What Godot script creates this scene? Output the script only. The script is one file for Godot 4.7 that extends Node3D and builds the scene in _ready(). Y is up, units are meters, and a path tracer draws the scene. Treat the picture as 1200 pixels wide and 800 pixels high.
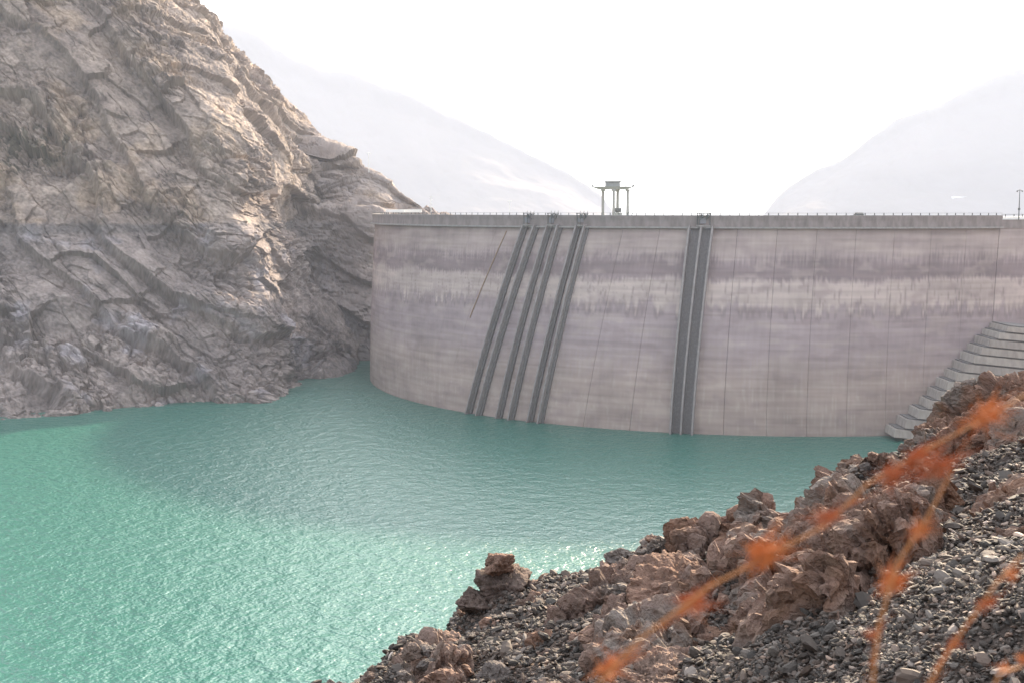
extends Node3D

# ---------------------------------------------------------------- numbers
const EYE := 82.0          # camera height over the reservoir surface, metres
const FPX := 1500.0        # focal length in pixels of the 1200 x 800 photograph
const HORIZON := 246.0     # pixel row of the horizon
const SUN_TO := Vector3(84, 80, -176)

var pitch := atan((400.0 - HORIZON) / FPX)
var rng := RandomNumberGenerator.new()
var taken := {}
var M := {}
var N := {}

# ---------------------------------------------------------------- naming
func numbered(called: String) -> String:
	if not taken.has(called):
		taken[called] = 0
		return called
	taken[called] += 1
	return "%s_%03d" % [called, taken[called]]

func tag(o: Node, label: String, category := "", group := "") -> void:
	o.set_meta("label", label)
	if category: o.set_meta("category", category)
	if group: o.set_meta("group", group)

func thing(called: String, label: String, category: String, at := Vector3.ZERO, group := "") -> Node3D:
	var o := Node3D.new()
	o.name = numbered(called)
	add_child(o)
	o.position = at
	tag(o, label, category, group)
	return o

func obj(called: String, mesh: Mesh, mat: Material, parent: Node = self) -> MeshInstance3D:
	var o := MeshInstance3D.new()
	o.name = numbered(called) if parent == self else called
	o.mesh = mesh
	o.material_override = mat
	parent.add_child(o, true)
	return o

func struct(called: String, mesh: Mesh, mat: Material) -> MeshInstance3D:
	var o := obj(called, mesh, mat)
	o.set_meta("kind", "structure")
	return o

# ---------------------------------------------------------------- pixels to directions
func ray(px: float, py: float) -> Vector3:   # x right, y up, z = forward distance 1-ish
	var x := (px - 600.0) / FPX
	var y := -(py - 400.0) / FPX
	return Vector3(x, y * cos(pitch) - sin(pitch), y * sin(pitch) + cos(pitch))

func W(x: float, y: float, f: float) -> Vector3:
	return Vector3(x, y, -f)

func at_depth(px: float, py: float, d: float) -> Vector3:
	var r := ray(px, py)
	var t := d / r.z
	return W(r.x * t, EYE + r.y * t, d)

func at_water(px: float, py: float) -> Vector3:
	var r := ray(px, py)
	var t := -EYE / r.y
	return W(r.x * t, 0, r.z * t)

func px_of(p: Vector3) -> float:
	var f := -p.z
	var fw := (p.y - EYE) * -sin(pitch) + f * cos(pitch)
	return 600.0 + FPX * p.x / fw

# ---------------------------------------------------------------- meshes
func noise(sd: int, freq: float, oct := 4, kind := "simplex") -> FastNoiseLite:
	var n := FastNoiseLite.new()
	n.seed = sd
	n.frequency = freq
	n.noise_type = FastNoiseLite.TYPE_SIMPLEX_SMOOTH
	n.fractal_octaves = oct
	n.fractal_type = FastNoiseLite.FRACTAL_FBM
	if oct == 1: n.fractal_type = FastNoiseLite.FRACTAL_NONE
	if kind == "ridged": n.fractal_type = FastNoiseLite.FRACTAL_RIDGED
	if kind == "crack":
		n.noise_type = FastNoiseLite.TYPE_CELLULAR
		n.cellular_return_type = FastNoiseLite.RETURN_DISTANCE2_SUB
		n.cellular_jitter = 1.0
	if kind == "cell":
		n.noise_type = FastNoiseLite.TYPE_CELLULAR
		n.cellular_return_type = FastNoiseLite.RETURN_CELL_VALUE
	return n

func grid_mesh(pts: PackedVector3Array, cols: PackedColorArray, nu: int, nv: int, flip := false, facets := false) -> ArrayMesh:
	# nu columns, nv rows; normals follow the winding
	var nor := PackedVector3Array()
	nor.resize(nu * nv)
	for j in nv:
		var j0 := maxi(j - 1, 0) * nu
		var j1 := mini(j + 1, nv - 1) * nu
		for i in nu:
			var du := pts[j * nu + mini(i + 1, nu - 1)] - pts[j * nu + maxi(i - 1, 0)]
			var dv := pts[j1 + i] - pts[j0 + i]
			var n := du.cross(dv)
			nor[j * nu + i] = (-n if flip else n).normalized()
	var idx := PackedInt32Array()
	idx.resize((nu - 1) * (nv - 1) * 6)
	var k := 0
	for j in nv - 1:
		for i in nu - 1:
			var a := j * nu + i
			var b := a + 1
			var c := a + nu
			var d := c + 1
			if flip:
				idx[k] = a; idx[k + 1] = b; idx[k + 2] = c
				idx[k + 3] = b; idx[k + 4] = d; idx[k + 5] = c
			else:
				idx[k] = a; idx[k + 1] = c; idx[k + 2] = b
				idx[k + 3] = b; idx[k + 4] = c; idx[k + 5] = d
			k += 6
	var arr := []
	arr.resize(Mesh.ARRAY_MAX)
	arr[Mesh.ARRAY_VERTEX] = pts
	if not facets: arr[Mesh.ARRAY_NORMAL] = nor
	if cols.size(): arr[Mesh.ARRAY_COLOR] = cols
	arr[Mesh.ARRAY_INDEX] = idx
	var m := ArrayMesh.new()
	m.add_surface_from_arrays(Mesh.PRIMITIVE_TRIANGLES, arr)
	return m

func new_st() -> SurfaceTool:
	var st := SurfaceTool.new()
	st.begin(Mesh.PRIMITIVE_TRIANGLES)
	st.set_smooth_group(-1)
	return st

func done(st: SurfaceTool) -> ArrayMesh:
	st.generate_normals()
	return st.commit()

func tri(st: SurfaceTool, a: Vector3, b: Vector3, c: Vector3) -> void:
	st.add_vertex(a); st.add_vertex(b); st.add_vertex(c)

func quad(st: SurfaceTool, a: Vector3, b: Vector3, c: Vector3, d: Vector3) -> void:
	tri(st, a, b, c); tri(st, a, c, d)

# eight corners: bottom ring p0..p3 and top ring p4..p7, clockwise seen from above
func hexa(st: SurfaceTool, p: Array) -> void:
	quad(st, p[4], p[5], p[6], p[7])
	quad(st, p[3], p[2], p[1], p[0])
	for i in 4:
		var j := (i + 1) % 4
		quad(st, p[i], p[j], p[j + 4], p[i + 4])

func box(st: SurfaceTool, c: Vector3, s: Vector3, turn := 0.0) -> void:
	var b := Basis(Vector3.UP, turn)
	var p := []
	for y in [-0.5, 0.5]:
		for q in [[-0.5, -0.5], [0.5, -0.5], [0.5, 0.5], [-0.5, 0.5]]:
			p.append(c + b * Vector3(q[0] * s.x, y * s.y, q[1] * s.z))
	hexa(st, p)

func tube(st: SurfaceTool, path: Array, rad: Array, sides := 8) -> void:
	var rings := []
	for i in path.size():
		var t: Vector3 = (path[mini(i + 1, path.size() - 1)] - path[maxi(i - 1, 0)]).normalized()
		var a := t.cross(Vector3(0.31, 0.2, 0.93)).normalized()
		var b := t.cross(a)
		var ring := []
		for k in sides:
			var w := TAU * k / sides
			ring.append(path[i] + (a * cos(w) + b * sin(w)) * rad[i])
		rings.append(ring)
	for i in path.size() - 1:
		for k in sides:
			var l := (k + 1) % sides
			quad(st, rings[i][k], rings[i + 1][k], rings[i + 1][l], rings[i][l])
	for k in range(1, sides - 1):
		tri(st, rings[0][0], rings[0][k], rings[0][k + 1])
		var e: Array = rings[path.size() - 1]
		tri(st, e[0], e[k + 1], e[k])

# angular rock: a sphere cut by planes, then roughened; n is the grid on each cube side
func rock_mesh(sd: int, n: int, size: Vector3, planes: int, rough: float, tint: Color, lay := 0.0) -> ArrayMesh:
	var r := RandomNumberGenerator.new()
	r.seed = sd
	var pn := []
	var pd := []
	for i in planes:
		var g := PI * (3.0 - sqrt(5.0)) * i
		var yy := 1.0 - 2.0 * (i + 0.5) / planes
		var v := Vector3(cos(g) * sqrt(1 - yy * yy), yy, sin(g) * sqrt(1 - yy * yy)) + Vector3(r.randfn(), r.randfn(), r.randfn()) * 0.28
		pn.append(v.normalized())
		pd.append(r.randf_range(0.52, 0.80))
	var nz := noise(sd, 1.6, 4, "ridged")
	var nf := noise(sd + 1, 5.0, 4)
	var lc := []
	var lv := []
	for i in 3:
		lv.append(noise(sd + 5 + i, [1.0, 2.6, 6.0][i], 1, "cell"))
		lc.append(noise(sd + 5 + i, [1.0, 2.6, 6.0][i], 1, "crack"))
	var tb := Basis.from_euler(Vector3(r.randf_range(-0.4, 0.4), r.randf() * TAU, r.randf_range(0.3, 0.8)))
	var st := SurfaceTool.new()
	st.begin(Mesh.PRIMITIVE_TRIANGLES)
	if n < 14: st.set_smooth_group(-1)
	var ax := [[Vector3.RIGHT, Vector3.UP, Vector3.BACK], [Vector3.LEFT, Vector3.BACK, Vector3.UP], [Vector3.UP, Vector3.BACK, Vector3.RIGHT], [Vector3.DOWN, Vector3.RIGHT, Vector3.BACK], [Vector3.BACK, Vector3.RIGHT, Vector3.UP], [Vector3.FORWARD, Vector3.UP, Vector3.RIGHT]]
	var base := 0
	for f in 6:
		for j in n + 1:
			for i in n + 1:
				var d: Vector3 = (ax[f][0] + ax[f][1] * tan((2.0 * i / n - 1.0) * PI / 4) + ax[f][2] * tan((2.0 * j / n - 1.0) * PI / 4)).normalized()
				var rad := 1.0
				for k in planes:
					var c: float = d.dot(pn[k])
					if c > 0.05: rad = minf(rad, pd[k] / c)
				var q := d * rad
				var cc := tint
				if rough > 0.0:
					var f0 := nf.get_noise_3dv(q * 0.5)
					var w := tb * q * Vector3(0.75, 1.1, 0.9) + Vector3.ONE * f0 * 0.22
					var blk := 0.0
					for l in 3:
						var cv: float = lv[l].get_noise_3dv(w)
						rad += cv * rough * [0.10, 0.05, 0.02][l]
						rad += (minf(lc[l].get_noise_3dv(w) + 1.0, 0.2) - 0.2) * rough * [1.6, 1.0, 0.55][l]
						blk += cv * [0.14, 0.10, 0.08][l]
					rad -= nz.get_noise_3dv(q) * rough * 0.13 + nf.get_noise_3dv(q) * rough * 0.16
					var g := 1.0 + blk + 0.30 * f0 + 0.25 * nf.get_noise_3dv(q * 2.0)
					cc = Color(tint.r * g, tint.g * g, tint.b * g)
				st.set_color(cc)
				st.add_vertex(d * rad * size)
		for j in n:
			for i in n:
				var a := base + j * (n + 1) + i
				for q in [a, a + n + 2, a + 1, a, a + n + 1, a + n + 2]:
					st.add_index(q)
		base += (n + 1) * (n + 1)
	if n < 14: st.deindex()
	st.generate_normals()
	return st.commit()

# ---------------------------------------------------------------- materials
func srgb(r: float, g: float, b: float) -> Color:
	return Color(r, g, b).linear_to_srgb()

func noise_tex(sd: int, freq: float, oct: int, size := 1024, kind := "simplex", as_normal := false, bump := 4.0) -> NoiseTexture2D:
	var t := NoiseTexture2D.new()
	t.width = size
	t.height = size
	t.seamless = true
	t.generate_mipmaps = false
	t.noise = noise(sd, freq, oct, kind)
	t.as_normal_map = as_normal
	t.bump_strength = bump
	return t

func plain(c: Color, rough := 0.9, metal := 0.0) -> StandardMaterial3D:
	var m := StandardMaterial3D.new()
	m.albedo_color = c.linear_to_srgb()
	m.roughness = rough
	m.metallic = metal
	return m

func weathered(c: Color, sd: int, scale := 0.12, spread := 0.28, rough := 0.92) -> StandardMaterial3D:
	var m := plain(Color.WHITE, rough)
	var t := noise_tex(sd, 0.012, 5, 512)
	var g := Gradient.new()
	g.set_color(0, Color(c.r * (1 - spread), c.g * (1 - spread), c.b * (1 - spread)).linear_to_srgb())
	g.set_color(1, Color(c.r * (1 + spread), c.g * (1 + spread), c.b * (1 + spread)).linear_to_srgb())
	t.color_ramp = g
	m.albedo_texture = t
	m.uv1_triplanar = true
	m.uv1_world_triplanar = true
	m.uv1_scale = Vector3(scale, scale * 0.4, scale)
	return m

func painted(relief: Texture2D, scale: float, cm: float, rough := 0.95) -> StandardMaterial3D:
	var m := StandardMaterial3D.new()
	m.vertex_color_use_as_albedo = true
	m.roughness = rough
	m.metallic_specular = 0.25
	m.uv1_triplanar = true
	m.uv1_world_triplanar = true
	m.uv1_scale = Vector3.ONE * scale
	m.heightmap_enabled = true
	m.heightmap_texture = relief
	m.heightmap_scale = cm
	return m

func make_materials() -> void:
	var relief := noise_tex(5, 0.012, 6, 1024, "ridged")
	var grit := noise_tex(6, 0.03, 5, 512)
	M.cliff = painted(relief, 1.0 / 9.0, 60.0)
	M.far = painted(relief, 1.0 / 900.0, 200.0)
	M.far.metallic_specular = 0.0
	M.dam = painted(grit, 1.0 / 6.0, 3.0, 0.9)
	M.rock = painted(relief, 1.0 / 1.3, 4.0)
	M.soil = painted(grit, 1.0 / 0.9, 4.0)
	M.gravel = StandardMaterial3D.new()
	M.gravel.vertex_color_use_as_albedo = true
	M.gravel.roughness = 0.85
	M.concrete = weathered(Color(0.30, 0.28, 0.27), 81)
	M.pale = plain(Color(0.50, 0.48, 0.45))
	M.dark_concrete = weathered(Color(0.15, 0.14, 0.137), 87, 0.3)
	M.steel = plain(Color(0.10, 0.11, 0.11), 0.6, 0.3)
	M.grey_paint = weathered(Color(0.30, 0.31, 0.30), 89, 0.4, 0.25, 0.7)
	M.white = plain(Color(0.75, 0.75, 0.74), 0.7)
	M.rust = plain(Color(0.28, 0.19, 0.13), 0.9)
	M.stalk = plain(Color(0.32, 0.125, 0.035), 0.8)
	M.tuft = plain(Color(0.36, 0.105, 0.018), 0.8)
	M.tuft.backlight_enabled = true
	M.tuft.backlight = Color(0.30, 0.13, 0.04)
	M.rusty_tuft = plain(Color(0.24, 0.06, 0.014), 0.8)
	M.rusty_tuft.backlight_enabled = true
	M.rusty_tuft.backlight = Color(0.3, 0.12, 0.03)
	var w := StandardMaterial3D.new()
	w.albedo_color = srgb(0.019, 0.112, 0.088)
	w.roughness = 0.3
	w.metallic_specular = 0.5
	w.uv1_triplanar = true
	w.uv1_world_triplanar = true
	w.uv1_scale = Vector3.ONE / 400.0
	w.normal_enabled = true
	var ripples := noise_tex(9, 0.022, 5, 2048, "simplex", true, 3.2)
	ripples.noise.fractal_gain = 0.78      # long waves and short ones together
	w.normal_texture = ripples
	w.normal_scale = 1.2
	M.water = w

# ---------------------------------------------------------------- rock faces from control points
func catmull(a: Vector3, b: Vector3, c: Vector3, d: Vector3, t: float) -> Vector3:
	return b.cubic_interpolate(c, a, d, t)

func spline_grid(ctl: Array, nu: int, nv: int, dense := 0, share := []) -> PackedVector3Array:
	# ctl[row][col] -> nv x nu points, smooth in both directions; the first `dense` rows get most of the points
	var rows := ctl.size()
	var cs: int = ctl[0].size()
	var mid := []
	for row in ctl:
		var line := PackedVector3Array()
		for i in nu:
			var s := float(i) / (nu - 1) * (cs - 1)
			if share.size():
				var left := float(i) / (nu - 1)
				var seg := 0
				while seg < cs - 2 and left > share[seg]:
					left -= share[seg]
					seg += 1
				s = minf(seg + left / share[seg], cs - 1.0)
			var k := mini(int(s), cs - 2)
			line.append(catmull(row[maxi(k - 1, 0)], row[k], row[k + 1], row[mini(k + 2, cs - 1)], s - k))
		mid.append(line)
	var out := PackedVector3Array()
	out.resize(nu * nv)
	for j in nv:
		var t := float(j) / (nv - 1)
		var s := t * (rows - 1)
		if dense > 0:
			s = t / 0.92 * dense if t < 0.92 else dense + (t - 0.92) / 0.08 * (rows - 1 - dense)
		var k := mini(int(s), rows - 2)
		for i in nu:
			out[j * nu + i] = catmull(mid[maxi(k - 1, 0)][i], mid[k][i], mid[k + 1][i], mid[mini(k + 2, rows - 1)][i], s - k)
	return out

func grid_normals(p: PackedVector3Array, nu: int, nv: int) -> PackedVector3Array:
	var o := PackedVector3Array()
	o.resize(nu * nv)
	for j in nv:
		for i in nu:
			var du := p[j * nu + mini(i + 3, nu - 1)] - p[j * nu + maxi(i - 3, 0)]
			var dv := p[mini(j + 3, nv - 1) * nu + i] - p[maxi(j - 3, 0) * nu + i]
			o[j * nu + i] = du.cross(dv).normalized()
	return o

# broken faces: every cell of a jittered net is a plane of its own height and tilt
var net := PackedFloat32Array()

func make_net() -> void:
	var r := RandomNumberGenerator.new()
	r.seed = 909
	for i in 4096:
		net.append_array([r.randf_range(0.08, 0.92), r.randf_range(0.08, 0.92), r.randf_range(-1, 1), r.randf_range(-1, 1), r.randf_range(-1, 1)])

func facet(u: float, v: float) -> float:
	var iu := floori(u)
	var iv := floori(v)
	var best := 1e9
	var at := 0
	var du := 0.0
	var dv := 0.0
	for y in range(iv - 1, iv + 2):
		var row := (y & 63) << 6
		for x in range(iu - 1, iu + 2):
			var k := (row | (x & 63)) * 5
			var a := u - x - net[k]
			var b := v - y - net[k + 1]
			var d := a * a + b * b
			if d < best:
				best = d
				at = k
				du = a
				dv = b
	return net[at + 2] * 0.5 + net[at + 3] * du * 0.9 + net[at + 4] * dv * 1.1

# displaced rock: bedding runs down to the right at dip; amp scales everything
func rock_face(p: PackedVector3Array, nu: int, nv: int, dip: float, amp: float, shade: Callable) -> ArrayMesh:
	# broken rock: tilted blocks at four sizes, drawn out along the bedding, with joints between them
	var nr := grid_normals(p, nu, nv)
	var e1 := Vector3(cos(dip), -sin(dip), 0.12)
	var e2 := Vector3(sin(dip), cos(dip), 0.2)
	var big := noise(21, 0.011, 3)
	var rid := noise(24, 0.05, 5, "ridged")
	var bed := noise(22, 0.10, 4, "ridged")
	var fine := noise(25, 0.22, 4)
	var fis := noise(28, 0.11, 2)
	var f2 := noise(27, 0.008, 2)
	var lv := []
	var lc := []
	var freq := [0.026, 0.065, 0.15, 0.33]
	for i in 4:
		lv.append(noise(70 + i, freq[i], 1, "cell"))
		lc.append(noise(70 + i, freq[i], 1, "crack"))
	var hv := [4.2, 3.0, 1.7, 0.8]
	var hc := [1.2, 1.2, 1.2, 0.8]
	var cols := PackedColorArray()
	cols.resize(nu * nv)
	var out := PackedVector3Array()
	out.resize(nu * nv)
	for k in nu * nv:
		var q := p[k]
		var f0 := fine.get_noise_3dv(q * 0.3)
		var f1 := fine.get_noise_3dv(q)
		var a := q.dot(e1) + f0 * 1.6
		var b := q.dot(e2) + f0 * 0.9 + f1 * 0.4
		var d := big.get_noise_3dv(q) * 8.0
		var w := Vector3(a * 0.30, b * 1.15, q.z * 0.55)
		var mk := clampf(0.55 + f2.get_noise_3dv(q * 2.2 + Vector3(0, 50, 0)) * 2.4, 0.12, 1.25)
		d += facet(a * 0.028 + q.z * 0.02, b * 0.062) * 4.6
		d += facet(a * 0.075 + q.z * 0.05 + 17.3, b * 0.15 + 5.1) * 2.3 * (0.4 + mk * 0.6)
		d += facet(a * 0.20 + q.z * 0.13 + 40.7, b * 0.38 + 9.1) * 0.9 * mk
		w = Vector3(a * 0.42, b, q.z * 0.7)
		for i in range(2, 4):
			var sc: float = mk
			d += lv[i].get_noise_3dv(w) * hv[i] * sc
			d += (minf(lc[i].get_noise_3dv(w) + 1.0, 0.2) - 0.2) * hc[i] * 5.0 * sc
		# long ledges along the bedding, each bed standing proud of the next
		var sl := b * 0.043 + f2.get_noise_3dv(q) * 0.9
		var fr := fposmod(sl, 1.0)
		d += (smoothstep(0.0, 0.06, fr) - fr) * (7.0 + 7.0 * f2.get_noise_3dv(q * 1.7 + Vector3(90, 0, 0)))
		d += bed.get_noise_3dv(Vector3(a * 0.07, b * 0.9, q.z * 0.25)) * 0.9
		# narrow open fissures along the beds and across them
		d -= maxf(0.0, 0.07 - absf(fis.get_noise_3dv(Vector3(a * 0.10, b * 0.9, q.z * 0.3)))) * 15.0
		d -= maxf(0.0, 0.05 - absf(fis.get_noise_3dv(Vector3(a * 0.9, b * 0.22, q.z * 0.4 + 77.0)))) * 4.0
		d += rid.get_noise_3dv(q) * 1.1 + f1 * 0.9
		out[k] = q + nr[k] * d * amp
		cols[k] = shade.call(out[k], d)
	return grid_mesh(out, cols, nu, nv, false, true)

func cliff_colour(p: Vector3, _d: float) -> Color:
	var n1: float = N.c1.get_noise_3dv(p)
	var n2: float = N.c2.get_noise_3dv(p)
	var n3: float = N.c3.get_noise_3dv(p)
	# washed grey below the old high-water mark, tan weathered rock above it
	var wet := smoothstep(77.0, 74.0, p.y + n2 * 2.0)
	var tan_rock := Color(0.365, 0.295, 0.25).lerp(Color(0.265, 0.216, 0.19), clampf(0.5 + n1 * 1.6, 0, 1))
	tan_rock = tan_rock.lerp(Color(0.41, 0.31, 0.23), clampf(n3 * 2.4 - 0.25, 0, 0.6))
	var grey := Color(0.325, 0.272, 0.25).lerp(Color(0.24, 0.204, 0.192), clampf(0.5 + n1 * 1.6, 0, 1))
	grey = grey.lerp(Color(0.40, 0.37, 0.40), clampf(n3 * 2.6 - 0.6, 0, 0.7))
	var c := tan_rock.lerp(grey, wet)
	# the dark ring left at the high-water mark
	var ring := smoothstep(3.0, 1.0, absf(p.y + n2 * 0.8 - 73.4))
	c = c.lerp(Color(0.15, 0.135, 0.13), ring * 0.75 * clampf(0.8 + n1 * 1.5, 0, 1))
	# one patch of scrub
	var sc: float = N.c1.get_noise_3dv(p * 1.3 + Vector3(300, 0, 0))
	var off := p - at_depth(28, 168, 602.0)
	var near := Vector2(off.x * 0.8, off.y * 1.3).length() + sc * 14.0
	c = c.lerp(Color(0.11, 0.10, 0.075), smoothstep(15.0, 9.0, near) * clampf(n2 * 8.0 - 0.3, 0, 0.9))
	var g: float = 1.0 + n2 * 0.5 + N.c4.get_noise_3dv(p) * 0.45
	return Color(c.r * g, c.g * g, c.b * g)

func make_left_cliff() -> void:
	var py := [466.0, 400.0, 330.0, 260.0, 190.0, 120.0, 50.0, -30.0, -150.0, -320.0, -520.0]
	var back := [0.0, 17.0, 36.0, 54.0, 72.0, 92.0, 112.0, 134.0, 168.0, 215.0, 280.0]
	var px := [
		[-190, -190, -190, -190, -190, -190, -190, -190, -190, -200, -220],
		[-30, -30, -30, -30, -30, -30, -30, -30, -30, -40, -60],
		[90, 90, 85, 80, 75, 65, 50, 40, 20, 0, -30],
		[200, 195, 190, 180, 175, 160, 135, 105, 65, 30, -5],
		[306, 295, 284, 276, 284, 246, 204, 160, 112, 60, 15],
		[332, 348, 326, 322, 325, 290, 243, 190, 135, 80, 30],
		[398, 404, 376, 352, 374, 320, 246, 188, 140, 95, 45],
		[404, 396, 368, 344, 350, 306, 232, 176, 130, 85, 35]]
	var d0 := [508.0, 524.0, 533.0, 546.0, 559.0, 600.0, 672.0, 750.0]
	var w0 := [503.0, 489.0, 478.0, 472.0, 466.0, 450.0, 437.0, 427.0]
	var deep := [0.0, 0.0, 0.0, 0.0, 0.0, 30.0, 70.0, 70.0]
	var ctl := []
	var low := []
	for c in 8:
		var p := at_water(px[c][0], w0[c])
		low.append(W(p.x * 0.985 + (2 if c > 5 else 0), -14, -p.z - 14))
	ctl.append(low)
	for r in 11:
		var line := []
		for c in 8:
			if r == 0: line.append(at_water(px[c][0], w0[c]))
			else: line.append(at_depth(px[c][r], py[r], d0[c] + back[r] * (1.0 if c < 6 else 0.8) + deep[c] * minf(r / 3.0, 1.0)))
		ctl.append(line)
	var nu := 680
	var nv := 680
	struct("cliff", rock_face(spline_grid(ctl, nu, nv, 8, [0.09, 0.13, 0.125, 0.13, 0.20, 0.255, 0.07]), nu, nv, 0.72, 1.0, cliff_colour), M.cliff)

func make_hill() -> void:
	# rock shoulder behind the gully, where the dam meets its bank
	var sky := {300: 140, 345: 158, 375: 170, 400: 184, 440: 205, 470: 229, 500: 250, 530: 268, 600: 300}
	var ctl := []
	var rows := [[-14.0, 0.0], [0.0, 0.0], [28.0, 8.0], [56.0, 16.0], [79.0, 24.0], [80.5, 38.0]]
	for r in rows:
		var line := []
		for x in sky:
			var d: float = 700.0 + r[1] + absf(x - 420.0) * 0.06 + (18.0 if x > 445 else 0.0)
			var u: float = (x - 600.0) / FPX * d
			line.append(W(u, r[0] if x < 510 else minf(r[0], 60.0 if x < 560 else 45.0), d))
		ctl.append(line)
	for k in [0.35, 0.7, 1.0, 1.06]:
		var line := []
		for x in sky:
			var top: Vector3 = at_depth(x, sky[x], 770.0)
			var low: Vector3 = ctl[5][line.size()]
			var p := low.lerp(top, k)
			if k > 1.0: p = top + Vector3(0, -20, -60)
			line.append(p)
		ctl.append(line)
	var nu := 260
	var nv := 240
	struct("hillside", rock_face(spline_grid(ctl, nu, nv), nu, nv, 0.2, 0.75, hill_colour), M.cliff)

func hill_colour(p: Vector3, d: float) -> Color:
	var c := cliff_colour(p, d)
	var n: float = N.c3.get_noise_3dv(p * 2.0)
	return c.lerp(Color(0.30, 0.26, 0.25), clampf(0.55 + n, 0, 0.8))

func make_far(called: String, skyline: Array, d_low: float, d_top: float, amp: float, tint: Color) -> void:
	var ctl := []
	for k in [0.0, 0.3, 0.6, 0.85, 1.0, 1.1]:
		var line := []
		for s in skyline:
			var top := at_depth(s[0], s[1], d_top)
			var low := W((s[0] - 600.0) / FPX * d_low, -20, d_low)
			var p := low.lerp(top, k)
			if k > 1.0: p = top + Vector3(0, -180, -700)
			line.append(p)
		ctl.append(line)
	var nu := 220
	var nv := 120
	var p := spline_grid(ctl, nu, nv)
	var nr := grid_normals(p, nu, nv)
	var rid := noise(31 + int(d_top), 0.0016, 5)
	var c := noise(33, 0.0009, 3)
	var cols := PackedColorArray()
	for k in nu * nv:
		p[k] += nr[k] * rid.get_noise_3dv(p[k]) * amp
		var g := 1.0 + c.get_noise_3dv(p[k]) * 0.25
		cols.append(Color(tint.r * g, tint.g * g, tint.b * g))
	struct(called, grid_mesh(p, cols, nu, nv), M.far)

# ---------------------------------------------------------------- the dam
func dam_point(a: float, y: float, out := 0.0) -> Vector3:
	# a in degrees round the arch, out = metres in front of the upstream face
	var k := pow(maxf(y, 0.0) / 80.0, 1.5)
	var r := deg_to_rad(a)
	var rad := 184.0 + 11.0 * k + out
	return W(113.0 + 11.0 * k + rad * sin(r), y, 644.0 + 34.0 * k - rad * cos(r))

func dam_angle(px: float, y: float) -> float:
	var lo := -68.0
	var hi := 50.0
	for i in 40:
		var m := (lo + hi) / 2
		if px_of(dam_point(m, y)) < px: lo = m
		else: hi = m
	return lo

func lean(a: float) -> float:
	var t := [[-100.0, 10.0], [-60.0, 10.0], [-36.0, 8.2], [-29.0, 5.2], [-15.5, 0.6], [-9.0, -0.5], [13.0, -1.5], [60.0, -1.5]]
	for i in t.size() - 1:
		if a <= t[i + 1][0]:
			return lerpf(t[i][1], t[i + 1][1], clampf((a - t[i][0]) / (t[i + 1][0] - t[i][0]), 0, 1))
	return -1.5

func dam_at(a_top: float, y: float, out := 0.0) -> Vector3:
	return dam_point(a_top - lean(a_top) * (1.0 - y / 76.0), y, out)

func dam_colour(a: float, y: float, block: float) -> Color:
	# stains of former water levels: each with its own ragged, streaked edge
	var arc := a * 3.3
	var streak: float = N.d1.get_noise_2d(arc, y * 0.06)
	var fine: float = N.d2.get_noise_2d(arc * 2.0, y * 0.12)
	var wave: float = N.d3.get_noise_2d(arc * 0.4, y * 0.5)
	var lift: float = N.d4.get_noise_2d(arc * 0.06, y * 1.2)
	var blot: float = N.d3.get_noise_2d(arc * 0.6 + 500.0, y * 1.3)
	var h := y + wave * 1.6
	var c := Color(0.335, 0.295, 0.275)                       # clean, lower concrete
	c = c.lerp(Color(0.31, 0.28, 0.295), smoothstep(16, 34, h + fine * 6.0))
	var fringe := smoothstep(41.5, 44.0, h + streak * 3.0) * smoothstep(49.0, 45.5, h + streak * 8.0)
	var pale := smoothstep(45.0, 46.5, h + streak * 6.0) * smoothstep(57.5, 55.0, h + fine * 2.0)
	var dark := smoothstep(55.0, 57.5, h + fine * 2.0) * smoothstep(68.0, 61.0, h + fine * 4.0)
	c = c.lerp(Color(0.42, 0.385, 0.37), pale)
	c = c.lerp(Color(0.20, 0.18, 0.19), fringe * clampf(0.45 + streak * 1.6, 0, 0.8))
	c = c.lerp(Color(0.20, 0.175, 0.185), dark * 0.9)
	c = c.lerp(Color(0.33, 0.30, 0.285), smoothstep(62, 68, h + fine * 3.0) * 0.8)
	# thin dark drips out of the dark band, and chalky runs low down
	c = c.lerp(Color(0.20, 0.18, 0.18), pale * clampf(fine * 3.0 - 0.8, 0, 0.7))
	c = c.lerp(Color(0.40, 0.38, 0.35), smoothstep(30, 12, h) * clampf(fine * 2.0 - 0.55, 0, 0.5))
	# pour lines and patches
	var ln := fposmod(y / 3.05 + wave * 0.05, 1.0)
	if ln < 0.24: c = c.lerp(Color(0.22, 0.195, 0.19), 0.10 + 0.16 * clampf(blot + 0.4, 0, 1))
	c = c.lerp(Color(0.39, 0.36, 0.335), clampf(blot * 1.6 - 0.25, 0, 0.35))
	c = c.lerp(Color(0.23, 0.20, 0.205), clampf(-blot * 1.6 - 0.3, 0, 0.4))
	var g := 1.0 + streak * 0.06 + fine * 0.05 + lift * 0.20 + wave * 0.16 + block * 0.05
	return Color(c.r * g * 1.05, c.g * g * 0.945, c.b * g * 0.915)

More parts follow.
